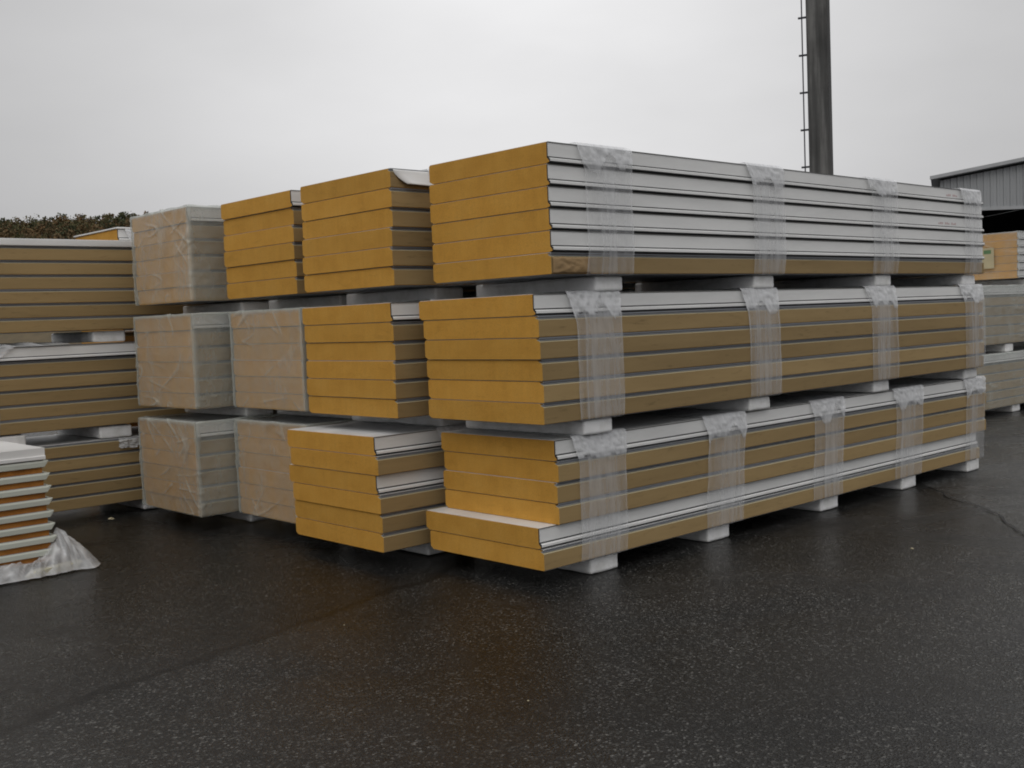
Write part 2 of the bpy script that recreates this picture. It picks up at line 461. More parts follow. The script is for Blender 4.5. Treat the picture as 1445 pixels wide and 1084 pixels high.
class Bundle:
    """a bundle of panels on foam blocks: kinds listed bottom first, each (kind, dx, dy)"""
    def __init__(s, where, group, x, y, z0, panels, t, W=W_PANEL, L=5.47, yaw=0.0, lean=(0, 0), foam=None, skin=None, wrapped=False, bow=0.0, first=1, total=None):
        s.x, s.y, s.z0, s.t, s.W, s.L, s.yaw, s.where, s.group = x, y, z0, t, W, L, yaw, where, group
        s.panels = panels; s.h = t*len(panels); s.lean = lean
        s.cy, s.sy = math.cos(yaw), math.sin(yaw)
        n = total or len(panels)
        s.off = []; s.objs = []
        for i, (kind, dx, dy) in enumerate(panels):
            dx += lean[0]*(i+0.5)/len(panels); dy += lean[1]*(i+0.5)/len(panels)
            s.off.append((dx, dy))
            o = empty("sandwich_panel", s.pt(dx, dy, z0+i*t), yaw+random.uniform(-0.0009, 0.0009))
            s.objs.append(o)
            pos = n-i-first+1
            posn = "bottom" if (i == 0 and first == 1) else ORD[pos]
            look = "white-edged ochre foam panel" if kind == 'white' else "brown-edged ochre foam panel"
            if foam is M_RUST: look = "thin pale steel panel with rusty orange core" if i < len(panels)-1 else "thin white-edged steel panel"
            if wrapped: look = "white-edged panel under plastic" if kind == 'white' else "ochre panel under plastic"
            tag(o, f"{look}, {posn} in {where}", "panel", group)
            for nm, me in panel_meshes(kind, t, W, L, foam or M_FOAM, skin or M_WHITE, bow):
                link(nm, me, o)
    def pt(s, dx, dy, z):
        return (s.x+dx*s.cy-dy*s.sy, s.y+dx*s.sy+dy*s.cy, z)
    def hull(s, grow):
        pts = []
        for i, (kind, dx, dy) in enumerate(s.panels):
            oy = s.off[i][1]
            for (y, z) in panel_profile(kind, s.t, s.W):
                pts.append((y+oy, z+s.z0+i*s.t))
            lo = -0.0185 if kind == 'white' else 0.0
            pts += [(oy+(0 if kind == 'white' else 0.010), s.z0+(i+1)*s.t), (oy+s.W-0.004, s.z0+(i+1)*s.t), (oy+lo, s.z0+(i+0.2)*s.t), (oy+0.014, s.z0+i*s.t), (oy+s.W-0.03, s.z0+i*s.t)]
        pts = sorted(set(pts))
        def half(p):
            h = []
            for q in p:
                while len(h) > 1 and (h[-1][0]-h[-2][0])*(q[1]-h[-2][1])-(h[-1][1]-h[-2][1])*(q[0]-h[-2][0]) <= 0: h.pop()
                h.append(q)
            return h
        lo, hi = half(pts), half(pts[::-1])
        hull = lo[:-1]+hi[:-1]
        # grow outwards along the averaged edge normals
        n = len(hull); out = []
        for i in range(n):
            a, b, c = Vector(hull[i-1]), Vector(hull[i]), Vector(hull[(i+1) % n])
            n1 = Vector(((b-a).y, -(b-a).x)).normalized(); n2 = Vector(((c-b).y, -(c-b).x)).normalized()
            m = (n1+n2); m = m.normalized() if m.length > 1e-6 else n1
            out.append(tuple(b+m*grow/max(0.5, m.dot(n1))))
        return out

def set_gather(me, vals):
    a = me.attributes.new("gather", 'FLOAT', 'POINT')
    a.data.foreach_set("value", [float(v) for v in vals])

def film_band(b, x0, x1, label, group, flare=0.06, gath=1.0, seed=0, skew=0.0, knot=0.14):
    """plastic film wound round a bundle between x0 and x1; gathered and crumpled over its top edge"""
    hull = b.hull(0.0065)
    loop = []
    n = len(hull)
    for i in range(n):
        a, c = hull[i], hull[(i+1) % n]
        d = math.dist(a, c); k = max(1, int(d/0.014)) if min(a[0], c[0]) < 0.25 else max(1, int(d/0.08))
        loop += [(a[0]+(c[0]-a[0])*q/k, a[1]+(c[1]-a[1])*q/k) for q in range(k)]
    nu = 38; ztop = b.z0+b.h
    turns = [(0.10+0.35*random.random(), 0.55+0.5*random.random()) for _ in range(3)]
    v, f, g = [], [], []
    cy = sum(p[0] for p in loop)/len(loop); cz = b.z0+b.h/2
    for j, (y, z) in enumerate(loop):
        near = 1.0 if y < 0.25 else 0.25
        up = max(0.0, min(1.0, 1-(ztop-z)/knot)) if y < 0.4 else 0.6
        wtop = flare*up
        for i in range(nu+1):
            u = i/nu
            xa = x0+skew*(1-(z-b.z0)/b.h)-wtop+0.012*noise.noise((seed, z*5, 1))
            xb = x1+skew*(1-(z-b.z0)/b.h)+wtop*0.35+0.012*noise.noise((seed, z*5, 7))
            x = xa+(xb-xa)*u
            d = Vector((y-cy, z-cz)); d = Vector((-1, 0)) if (y < 0.08 and z < ztop-0.005) else (Vector((0, 1)) if z > ztop-0.01 else d.normalized())
            wr = 0.5+0.5*noise.noise((x*26+seed*3.1, z*4+y*4, seed))
            cr = 0.6*abs(noise.noise((x*15+z*12+seed, z*26-x*6, y*30+seed*2)))+0.5*abs(noise.noise((x*38-z*20+seed, z*45, y*40+seed)))
            amp = near*((0.0012+0.004*up)*wr+0.034*up*cr) if z > b.z0+0.004 else 0.0
            if z > ztop-0.001: amp = min(amp, 0.006)
            yy, zz = y+d.x*amp, z+d.y*amp
            v.append(b.pt(x, yy, zz))
            e = min(u, 1-u)
            ge = 0.30*math.exp(-(e/0.030)**2)
            stripe = 0.16*max(0, noise.noise((x*22+seed*5, z*0.8, 4)))
            for (ta, tb) in turns:
                sk = 0.05*math.sin(z*2.1+ta*40)
                if ta+sk < u < tb+sk: stripe += 0.085
                stripe += 0.13*math.exp(-((u-ta-sk)/0.022)**2)
            gg = ge+stripe+gath*(0.42+1.1*cr)*(1 if up > 0.12 else up*8)*(1.0 if z < ztop+0.02 else 0.5)
            # ragged lower end of the gathered film
            if 0 < ztop-z < knot*1.25 and y < 0.25:
                cut = ztop-z-knot*(0.72+0.85*noise.noise((x*7+seed*2, 5, seed)))
                if cut > 0: gg = ge+stripe
            g.append(min(1.0, gg))
    m = len(loop)
    for j in range(m):
        for i in range(nu):
            a = j*(nu+1)+i; c = ((j+1) % m)*(nu+1)+i
            f.append((a, c, c+1, a+1))
    me = mesh("film_band", v, f, M_BAND, smooth=True)
    set_gather(me, g)
    return tag(link("film_band", me), label, "film band", group)

def film_wrap(b, label, group, seed=0, length=None, over=0.006, taper=0.0, amp=0.010, mat=None):
    """plastic film over the end, sides and top of a whole bundle"""
    y0 = min(p[0] for p in b.hull(0.0)); y1 = max(p[0] for p in b.hull(0.0))
    x0 = min(o[0] for o in b.off)
    L = length or b.L
    x1 = x0+L
    z0, z1 = b.z0+0.002, b.z0+b.h
    v, f, g = [], [], []
    idx = {}
    c = Vector(((x0+x1)/2, (y0+y1)/2, (z0+z1)/2))
    R = 0.022
    def add(p, nx):
        key = tuple(round(q, 4) for q in p)
        if key in idx: return idx[key]
        p = Vector(p)
        # distance to the three outer planes decides the blended normal and the fold density
        dx, dy0, dy1, dz = p.x-x0, p.y-y0, y1-p.y, z1-p.z
        nrm = Vector((-math.exp(-dx/R), -math.exp(-dy0/R)+math.exp(-dy1/R), math.exp(-dz/R)))
        if nrm.length < 1e-4: nrm = Vector((0, 0, -1))
        nrm.normalize()
        edge = sorted([dx, min(dy0, dy1), dz])
        e2 = edge[1]                                   # second smallest = distance along the face to the nearest arris
        q = Vector((p.x*2.4+seed*7, p.y*2.4, p.z*2.4))
        low = 0.5+0.5*noise.noise(q)
        dg = p.y*0.8+p.z*1.3+p.x*0.9
        k1 = max(0.0, 1-abs(noise.noise((dg*3.2+seed*3, (p.y-p.z)*0.9+seed, p.x*1.2)))*17.0)*max(0, noise.noise((p.y*3+seed, p.z*3, p.x*3))-0.02)
        k2 = max(0.0, 1-abs(noise.noise(((p.y-1.1*p.z+p.x)*4.1+seed*5, dg*0.8, seed)))*20.0)*max(0, noise.noise((p.y*3.5, p.z*3.5+seed, p.x*3))-0.06)
        k3 = max(0.0, 1-abs(noise.noise((p.z*7+seed, (p.y+p.x)*1.3, seed*2)))*18.0)*max(0, noise.noise((p.y*2.5, p.z*2.5, p.x*3+seed)))
        fold = min(1.0, 1.5*(k1+k2+k3))
        fine = abs(noise.noise(q*5.0))
        h = over+amp*(0.7*low+0.9*fold+0.35*fine+0.9*math.exp(-(e2/0.05)**2)*max(0, noise.noise((dg*6, seed, 2))))
        if dz < 0.004 and dx > 0.02 and min(dy0, dy1) > 0.02: h = 0.006
        if p.z < z0+0.004 : h = over*0.8
        tp = taper*(1-(p.z-z0)/(z1-z0))
        p = p+nrm*h
        if taper and nrm.y > 0.5: p.y -= tp*0.0
        v.append(b.pt(p.x, p.y, p.z))
        g.append(min(1.0, 0.48*math.exp(-(e2/0.016)**2)+0.36*fold+0.20*low+0.14*max(0, noise.noise((p.y*9+seed, p.z*1.6, p.x*5)))))
        idx[key] = len(v)-1
        return idx[key]
    def face(fn, nu, nv):
        for i in range(nu):
            for j in range(nv):
                q = [add(fn(a/nu, bb/nv), 0) for a, bb in ((i, j), (i+1, j), (i+1, j+1), (i, j+1))]
                if len(set(q)) == 4: f.append(tuple(q))
    def grade(t_, n_, L_, near):                       # denser near the visible end
        return t_**1.8*L_
    face(lambda a, bb: (x0, y0+(y1-y0)*a, z0+(z1-z0)*bb), 110, 84)
    face(lambda a, bb: (x0+grade(a, 0, L, 0), y0, z0+(z1-z0)*bb), 90, 56)
    face(lambda a, bb: (x0+grade(a, 0, L, 0), y1, z0+(z1-z0)*bb), 90, 56)
    face(lambda a, bb: (x0+grade(a, 0, L, 0), y0+(y1-y0)*bb, z1), 90, 72)
    me = fix_normals(mesh("film_wrap", v, f, mat or M_WRAP, smooth=True))
    set_gather(me, g)
    return tag(link("film_wrap", me), label, "plastic wrap", group)

BLOCK_CACHE = {}
def block_mesh(w, L, h):
    key = (w, L, h, random.randint(0, 3))
    if key not in BLOCK_CACHE:
        bm = bmesh.new(); bmesh.ops.create_cube(bm, size=1.0)
        for q in bm.verts: q.co = Vector(((q.co.x+0.5)*w, (q.co.y+0.5)*L, (q.co.z+0.5)*h))
        bmesh.ops.bevel(bm, geom=list(bm.edges), offset=0.019, segments=3, profile=0.6, affect='EDGES')
        bmesh.ops.subdivide_edges(bm, edges=[e for e in bm.edges if e.calc_length() > 0.05], cuts=7, use_grid_fill=True)
        sd_ = key[3]*9.1+w
        for q in bm.verts:                        # dents and crushed corners
            n_ = noise.noise((q.co.x*9+sd_, q.co.y*9, q.co.z*9))
            edge = 1.0 if (min(q.co.x, w-q.co.x) < 0.02 and min(q.co.z, h-q.co.z) < 0.02) or min(q.co.y, L-q.co.y) < 0.02 else 0.25
            c = Vector((w/2, L/2, h/2)); d = (c-q.co); d.y *= 0.15
            q.co += d.normalized()*max(0, 0.010*n_*edge+0.001*edge)
        me = bpy.data.meshes.new("foam_block"); bm.to_mesh(me); bm.free()
        me.materials.append(M_EPS); me.polygons.foreach_set("use_smooth", [True]*len(me.polygons))
        BLOCK_CACHE[key] = me
    return BLOCK_CACHE[key]

def blocks(b, xs, y0, L, label_where, zb, h, group, w=0.25):
    for i, x in enumerate(xs):
        j = 0.012*math.sin(7.3*i+b.x*3+b.z0*5)
        o = link("foam_block", block_mesh(w, L, h), None, b.pt(x, y0+j, zb), b.yaw+0.012*math.sin(i*5+b.z0*9))
        nm = FRONT[i] if i < len(xs)-1 else "farthest"
        if len(xs) == 1: nm = "single"
        tag(o, f"{nm} white foam block under {label_where}", "foam block", group)

T, HF = 0.12, 0.1021
G = HF+6*T
Z = [HF, G+HF, 2*G+HF]
def P(spec, dyw=0.0, jit=0.006):
    """spec bottom first, letters W / B"""
    out = []
    for ch in spec:
        out.append(('white' if ch == 'W' else 'brown', random.uniform(-jit, jit), (dyw if ch == 'W' else 0.0)+random.uniform(-jit, jit)*0.6))
    return out

GP, GB, GF, GW = "ochre foam panels stacked in bundles", "white foam blocks under the bundles", "plastic film bands round the bundles", "plastic wraps over whole bundles"
pA, pB, pC, pD, pL, pR, pE = "nearest right pile", "second pile from right", "third pile from right", "wrapped pile left of center", "long dark left row", "far right pile", "pile beyond the left row"
TN = ["bottom bundle", "middle bundle", "top bundle"]

# pile nearest the camera, long side in view
A3 = Bundle(f"{TN[2]} of {pA}", GP, 4.237, 4.208, Z[2], P("BWWWWW", 0.004), T, 1.01, yaw=0.0066, lean=(0.019, 0.010))
A2 = Bundle(f"{TN[1]} of {pA}", GP, 4.175, 4.245, Z[1], P("BBBBBW", 0.034), T, 1.01, yaw=-0.0031, lean=(-0.012, 0.0))
A1l_p = [('brown', 0.0, 0.0), ('white', -0.004, 0.030)]
A1u_p = [('brown', 0.132, 0.0), ('brown', 0.128, 0.004), ('brown', 0.135, -0.003), ('white', 0.130, 0.014)]
A1 = Bundle(f"{TN[0]} of {pA}", GP, 4.189, 4.302, Z[0], A1l_p+A1u_p, T, 1.01, yaw=-0.0036)
for bd, k in ((A3, 2), (A2, 1)):
    xs = ([0.40, 1.97, 3.59, 5.11] if k == 2 else [0.34, 1.96, 3.62, 5.19])
    blocks(bd, xs, 0.035, 1.04, f"{TN[k]} of {pA}", k*G+0.007, HF-0.014, GB)
    for i, xx in enumerate([(0.25, 0.68), (1.88, 2.28), (3.46, 3.88), (5.04, 5.40)] if k == 2 else [(0.25, 0.66), (1.90, 2.29), (3.50, 3.93), (5.08, 5.49)]):
        film_band(bd, xx[0]+0.03, xx[1], f"{FRONT[i] if i < 3 else 'farthest'} clear film band round {TN[k]} of {pA}", GF, flare=0.05, seed=3+i+k*11, knot=0.15 if k == 2 else 0.17)
blocks(A1, [0.41, 1.54, 2.90, 4.10, 5.27], 0.03, 1.04, f"{TN[0]} of {pA}", -0.003, HF-0.002, GB)
for i, xx in enumerate([(0.30, 0.70), (1.52, 1.92), (2.78, 3.18), (3.98, 4.42), (5.22, 5.58)]):
    film_band(A1, xx[0], xx[1], f"{FRONT[i]} clear film band round {TN[0]} of {pA}", GF, flare=0.05, seed=41+i, skew=-0.05 if i else 0.0, knot=0.17)

# second pile
B3 = Bundle(f"{TN[2]} of {pB}", GP, 4.077, 5.418, Z[2], P("BBBBBB", 0.0), T, 1.01, yaw=0.0033, lean=(0.009, -0.008))
B2 = Bundle(f"{TN[1]} of {pB}", GP, 4.060, 5.417, Z[1], P("BBBBBW", 0.012), T, 1.01, yaw=-0.0029)
B1 = Bundle(f"{TN[0]} of {pB}", GP, 3.931, 5.449, Z[0], P("BBBWBW", 0.032), T, 1.01, yaw=-0.0032, lean=(-0.012, 0.004))
# third pile
C3 = Bundle(f"{TN[2]} of {pC}", GP, 4.113, 6.584, Z[2], P("BBBBBW", 0.006), T, 0.985, yaw=0.0018)
C2 = Bundle(f"{TN[1]} of {pC}", GP, 4.120, 6.555, Z[1], P("BBBBBW", 0.006), T, 0.975, wrapped=True)
C1 = Bundle(f"{TN[0]} of {pC}", GP, 4.140, 6.600, Z[0], P("BBBBBW", 0.006), T, 0.98, wrapped=True)
# wrapped pile
D3 = Bundle(f"{TN[2]} of {pD}", GP, 3.945, 7.775, Z[2], P("BBBBBW", 0.006), T, 0.975, lean=(-0.012, 0.006), wrapped=True)
D2 = Bundle(f"{TN[1]} of {pD}", GP, 3.860, 7.660, Z[1], P("BBBBBW", 0.006), T, 0.975, yaw=0.0057, wrapped=True)
D1 = Bundle(f"{TN[0]} of {pD}", GP, 3.850, 7.660, Z[0], P("BBBBBW", 0.006), T, 0.975, lean=(-0.015, 0), wrapped=True)
for tri, pn, yo in (((B1, B2, B3), pB, 0.10), ((C1, C2, C3), pC, 0.08), ((D1, D2, D3), pD, 0.02)):
    for k, bd in enumerate(tri):
        blocks(bd, [0.42, 2.0, 3.6, 5.1], yo, 1.02, f"{TN[k]} of {pn}", (k*G+0.009) if k else -0.003, (HF-0.018) if k else HF-0.003, GB)
for k, (bd, pn) in enumerate(((B1, pB), (B2, pB), (B3, pB), (C3, pC))):
    zt = bd.where.split(" of ")[0]
    for i, xx in enumerate([(0.34, 0.70), (1.92, 2.30), (3.5, 3.9), (5.04, 5.40)]):
        film_band(bd, xx[0]+(0.18 if bd is B1 else 0.0), xx[1]+(0.18 if bd is B1 else 0.0), f"{FRONT[i] if i < 3 else 'farthest'} clear film band round {zt} of {pn}", GF, flare=0.04, seed=71+i+5*k)
film_wrap(C2, f"wrinkled clear plastic round {TN[1]} of {pC}", GW, 2)
film_wrap(C1, f"wrinkled clear plastic round {TN[0]} of {pC}", GW, 5, amp=0.014)
film_wrap(D3, f"wrinkled clear plastic round {TN[2]} of {pD}", GW, 8, amp=0.016)
film_wrap(D2, f"wrinkled clear plastic round {TN[1]} of {pD}", GW, 11)
film_wrap(D1, f"wrinkled clear plastic round {TN[0]} of {pD}", GW, 17, amp=0.013)

# long dark row on the left, set back
TL = 0.1135
LX, LL = -0.2, 5.6
L1 = Bundle(f"{TN[0]} of {pL}", GP, LX, 9.0, 0.095, P("BBBBB", 0, 0.004), 0.109, L=LL)
L2 = Bundle(f"{TN[1]} of {pL}", GP, LX, 9.0, 0.758, P("BBBBBW", 0.004, 0.004), 0.1145, L=LL)
L3 = Bundle(f"{TN[2]} of {pL}", GP, LX, 9.0, 1.56, P("BBBBBB", 0, 0.004), 0.1145, L=LL)
blocks(L1, [0.5, 1.9, 2.9, 4.2], 0.02, 0.98, f"{TN[0]} of {pL}", -0.003, 0.093, GB, w=0.3)
blocks(L2, [0.45, 1.75, 2.98, 3.86], 0.02, 0.98, f"{TN[1]} of {pL}", 0.095+5*0.109+0.009, 0.758-0.095-5*0.109-0.018, GB, w=0.28)
blocks(L3, [0.5, 2.2, 3.86, 5.0], 0.04, 0.96, f"{TN[2]} of {pL}", 0.758+6*0.1145+0.013, 1.56-0.758-6*0.1145-0.022, GB, w=0.28)
film_band(L2, 2.15, 3.06, f"wide glossy film band over {TN[1]} of {pL}", GF, flare=0.45, seed=91, gath=0.55, knot=0.10)
def film_patch(name, fn, nu, nv, label, cat):
    v, g = [], []
    for i in range(nu+1):
        for j in range(nv+1):
            p, q = fn(i/nu, j/nv); v.append(p); g.append(q)
    f = [(i*(nv+1)+j, i*(nv+1)+j+1, (i+1)*(nv+1)+j+1, (i+1)*(nv+1)+j) for i in range(nu) for j in range(nv)]
    me = mesh(name, v, f, M_HEAP, smooth=True); set_gather(me, g)
    return tag(link(name, me), label, cat)
def over_row(u, w):
    r = noise.noise((u*30+w*9, w*2, 4)); k = abs(noise.noise((u*17+w*7, w*3, 9)))
    return (1.9+1.55*u+0.05*noise.noise((w*4, 2, 2)), 8.985+0.5*w, 0.758+6*0.1145+0.006+0.030*max(0, 0.35+r)*min(1, w*8)), min(1, 0.25+0.8*max(0, r)+0.3*k)
film_patch("film_sheet", over_row, 110, 26, f"loose glossy film lying on top of {TN[1]} of {pL}", "plastic film")
def scrap(u, w):
    r = noise.noise((u*6, w*7, 1)); k = abs(noise.noise((u*9+w*5, w*8, 5)))
    e = min(1, 5*min(u, 1-u))
    return (3.80+0.24*u+0.02*r, 8.978-0.020*max(0, k+0.3*r), 0.640-(0.085+0.03*noise.noise((u*5, 8, 8)))*w), min(1, 0.3+1.1*k)
film_patch("film_scrap", scrap, 24, 14, f"small crumpled film scrap on top edge of {TN[0]} of {pL}", "film scrap")
# white cover sheet folded over the top of the row
cov = [(-0.020, 2.200), (-0.024, 2.252), (-0.016, 2.306), (0.5, 2.312), (1.02, 2.306), (1.022, 2.2), (1.018, 2.2), (1.014, 2.300), (0.5, 2.306), (0.0, 2.296), (-0.014, 2.255), (-0.014, 2.2)]
cov = [(-0.012, 2.250), (-0.012, 2.304), (-0.004, 2.310), (1.006, 2.310), (1.012, 2.250), (1.008, 2.250), (1.003, 2.2505+0.0), (1.003, 2.2505)]
cv = MB().box((0, -0.012, 2.2495), (LL, 1.012, 2.305)).build("cover_board", M_WHITE, None, bevel=0.006, loc=(LX, 9.0, 0))
tag(cv, "long white cover board lying on top of the long dark left row", "cover board")

# pile beyond the left row, only its top peeks out
TE = 0.12
EZ = [0.10, 0.92, 1.805]
for k in range(3):
    eb = Bundle(f"{TN[k]} of {pE}", GP, 4.45, 10.25, EZ[k], P("BBBBBW", 0.004), TE, 1.03)
    blocks(eb, [0.45, 3.6], 0.05, 1.0, f"{TN[k]} of {pE}", [-0.003, 0.83, 1.648][k], [0.10, 0.082, 0.149][k], GB)
    if k == 2:
        o = MB().box((-0.012, -0.02, 0), (5.47, 1.05, 0.016)).build("cover_sheet", M_WHITE, None, bevel=0.005, loc=(4.45, 10.25, EZ[k]+6*TE+0.001))
        tag(o, "thin white cover sheet on the pile beyond the left row", "cover sheet")
        film_band(eb, 0.12, 0.55, f"crumpled film band round {TN[k]} of {pE}", GF, seed=131)

# far right pile
R1 = Bundle(f"{TN[0]} of {pR}", GP, 12.6, 6.12, 0.10, P("BBBBBW", 0.004), 0.1175, yaw=-0.01, wrapped=True)
R2 = Bundle(f"{TN[1]} of {pR}", GP, 12.6, 6.14, 0.93, P("BBBBBW", 0.004), 0.127, yaw=-0.01, wrapped=True)
R3 = Bundle(f"{TN[2]} of {pR}", GP, 15.05, 6.12, 1.79, P("WWWWWW", 0.004), 0.1035, yaw=-0.01)
for k, (bd, xs, zb, h) in enumerate(((R1, [0.5, 2.25, 3.8, 5.0], -0.003, 0.10), (R2, [0.5, 2.07, 3.7, 5.0], 0.814, 0.108), (R3, [0.3, 1.8, 3.6, 5.0], 1.70, 0.081))):
    blocks(bd, xs, 0.02, 1.0, f"{TN[k]} of {pR}", zb, h, GB)
    if k < 2: film_wrap(bd, f"clear plastic round {TN[k]} of {pR}", GW, 23+3*k)
    else:
        film_wrap(bd, f"thin clear plastic round {TN[k]} of {pR}", GW, 31, mat=M_LIGHT)

# printed paper label on its end
mgreen = painted("green_print", (0.10, 0.20, 0.09), 0.5); mpaper = painted("label_paper", (0.46, 0.40, 0.25), 0.6)
lab = empty("shipping_label", (15.012, 6.20, 1.84), -0.01)
tag(lab, "pale paper label with green print on the far right top bundle", "label")
MB().box((0, 0.22, 0.10), (-0.004, 0.62, 0.38)).build("label_sheet", mpaper, lab)
gp = MB()
for (a, b_, c, d) in ((0.40, 0.60, 0.29, 0.36), (0.26, 0.36, 0.30, 0.35), (0.46, 0.50, 0.115, 0.15), (0.40, 0.44, 0.125, 0.14), (0.52, 0.58, 0.12, 0.14), (0.53, 0.60, 0.23, 0.255)):
    gp.box((-0.0045, a, c), (-0.0065, b_, d))
gp.build("green_print", mgreen, lab)

# small white stack far behind
F1 = Bundle("white stack beyond far right pile", "white panels stacked beyond", 21.5, 9.1, 1.52, P("WWWWWW", 0.0), 0.12, L=5.0, total=6)
F0 = Bundle("lower white stack beyond far right pile", "white panels stacked beyond", 21.5, 9.1, 0.10, P("WWWWWW", 0.0), 0.12, L=5.0, total=6)
blocks(F0, [0.5, 3.8], 0.02, 1.0, "lower white stack beyond far right pile", -0.003, 0.10, GB)
fs = MB().box((0, 0, 0), (5.0, 1.0, 0.56)); 
blocks(F1, [0.5, 3.8], 0.02, 1.0, "white stack beyond far right pile", 0.823, 0.695, GB, w=0.4)

# small stack of thin pale panels with orange cores at the left edge
def thin_stack():
    W, L, t = 1.0, 3.3, 0.0818
    z0 = 0.072
    for i in range(9):
        xr = 2.545-0.012*(8-i)*-1*0 + 0.030*(8-i)/8
        o = empty("thin_panel", (xr-L, 7.17+random.uniform(-0.004, 0.004), z0+i*t))
        top = i == 8
        tag(o, "thin white-edged panel lying on top of small left edge stack" if top else f"thin panel with rusty orange core, {ORD[9-i]} in small left edge stack", "panel", "thin panels in the small stack at the left edge")
        core = [(0.016, 0.003), (0.016, t*0.50), (0.03, t-0.003), (W-0.02, t-0.003), (W-0.02, 0.003)]
        link("foam_core", extrude_profile("foam_core", core, 0.02, L-0.022, [M_RUST]), o)
        # upper sheet with its edge folded down the long side, running past the core at the end
        s = [(W, t-0.002), (W, t), (0.0, t), (-0.004, t*0.86), (-0.002, t*0.52), (0.014, t*0.46), (0.016, t*0.50), (0.002, t*0.56), (0.0, t*0.84), (0.004, t-0.002)]
        if top: s = [(W, t-0.002), (W, t), (0.0, t), (0.0, t*0.40), (-0.010, t*0.36), (-0.010, t*0.12), (0.010, t*0.06), (0.012, t*0.09), (-0.007, t*0.15), (-0.007, t*0.33), (0.003, t*0.38), (0.003, t-0.002)]
        # taper the end into a fin: the fold is cut back, the top runs on
        n = len(s); vs, fs_ = [], []
        secs = [(0.0, 0), (L-0.010, 0), (L+0.014, 1)]
        for (x, tip) in secs:
            for (y, z) in s:
                if tip: z = t-(t-z)*0.12 if not top else z
                vs.append((x if not (tip and top) else L, y, z))
        for k in range(2):
            for q in range(n):
                r = (q+1) % n
                fs_.append((k*n+q, k*n+r, (k+1)*n+r, (k+1)*n+q))
        fs_.append(tuple(range(n))[::-1]); fs_.append(tuple(2*n+q for q in range(n)))
        link("face_sheet", fix_normals(mesh("face_sheet", vs, fs_, M_PALE if not top else M_WHITE)), o)
        link("backing_sheet", extrude_profile("backing_sheet", [(0.01, 0.0), (W-0.01, 0.0), (W-0.01, 0.003), (0.01, 0.003)], 0.004, L-0.01, [M_GREY]), o)
    for i, x in enumerate((0.3, 1.6, 2.15)):
        b = link("foam_block", block_mesh(0.22, 0.9, 0.072), None, (x, 7.24, -0.003))
        tag(b, f"{['farthest left', 'middle', 'right-hand'][i]} low foam block under small left edge stack", "foam block", GB)
thin_stack()

def heap():
    """loose plastic film slumped round the corner of the small stack, with a foam offcut caught in it"""
    nu, nv = 150, 44
    v, f, g = [], [], []
    path = [(1.4, 7.17), (2.0, 7.17), (2.35, 7.165), (2.58, 7.165), (2.66, 7.22), (2.66, 7.36), (2.58, 7.55)]
    def along(u):
        k = u*(len(path)-1); i = min(int(k), len(path)-2); q = k-i
        a, b = Vector(path[i]), Vector(path[i+1]); return a+(b-a)*q
    for i in range(nu+1):
        u = i/nu
        p = along(u); q = along(min(1, u+0.01)); o = along(max(0, u-0.01))
        d = (q-o).normalized(); nr = Vector((d.y, -d.x))               # outwards
        hh = 0.085+0.20*math.exp(-((u-0.60)/0.13)**2)+0.03*noise.noise((u*9, 1, 2))
        rad = 0.13+0.09*math.exp(-((u-0.66)/0.10)**2)+0.035*noise.noise((u*7, 4, 2))
        for j in range(nv+1):
            w = j/nv
            fl = noise.noise((u*26+w*1.5, w*1.1, 3.0)); fr = abs(noise.noise((u*52+w*3, w*2.5, 8.0))); cr = 0.6*fl+0.55*fr
            soft = min(1, w*5)*min(1, (1-w)*4)
            z = 0.003+max(0.0, hh*(1-w)**1.15+0.022*math.sin(math.pi*w)+0.045*cr*soft)*(1 if w < 0.985 else 0.2)
            pp = p+nr*(-0.03+w*rad+0.020*fl*min(1, w*4))
            v.append((pp.x, pp.y, z))
            crease = max(0, 1-abs(fl)*7)
            g.append(min(1, 0.10+0.45*crease*soft+0.55*max(0, fr-0.28)+0.25*math.exp(-((1-w)/0.06)**2)))
    for i in range(nu):
        for j in range(nv):
            a = i*(nv+1)+j; f.append((a, a+1, a+nv+2, a+nv+1))
    me = mesh("loose_film", v, f, M_HEAP, smooth=True); set_gather(me, g)
    o = link("loose_film", me)
    tag(o, "crumpled heap of loose plastic film at the foot of the small left stack", "plastic film")
    mc, n, l, bs = nt("cream_foam"); bs.inputs["Base Color"].default_value = (0.44, 0.42, 0.32, 1); bs.inputs["Roughness"].default_value = 0.8
    k = noise_node(n, l, 40, 4); bump(n, l, bs, k.outputs["Fac"], 0.5, 0.006)
    b = MB().prism([(0, 0), (0.33, 0.0), (0.36, 0.05), (0.28, 0.05), (0.05, 0.04)], 0, 0.07).build("foam_offcut", mc, None, bevel=0.008, loc=(2.36, 7.085, 0.002), rz=0.06)
    tag(b, "cream foam offcut lying under the loose plastic film", "offcut")
heap()

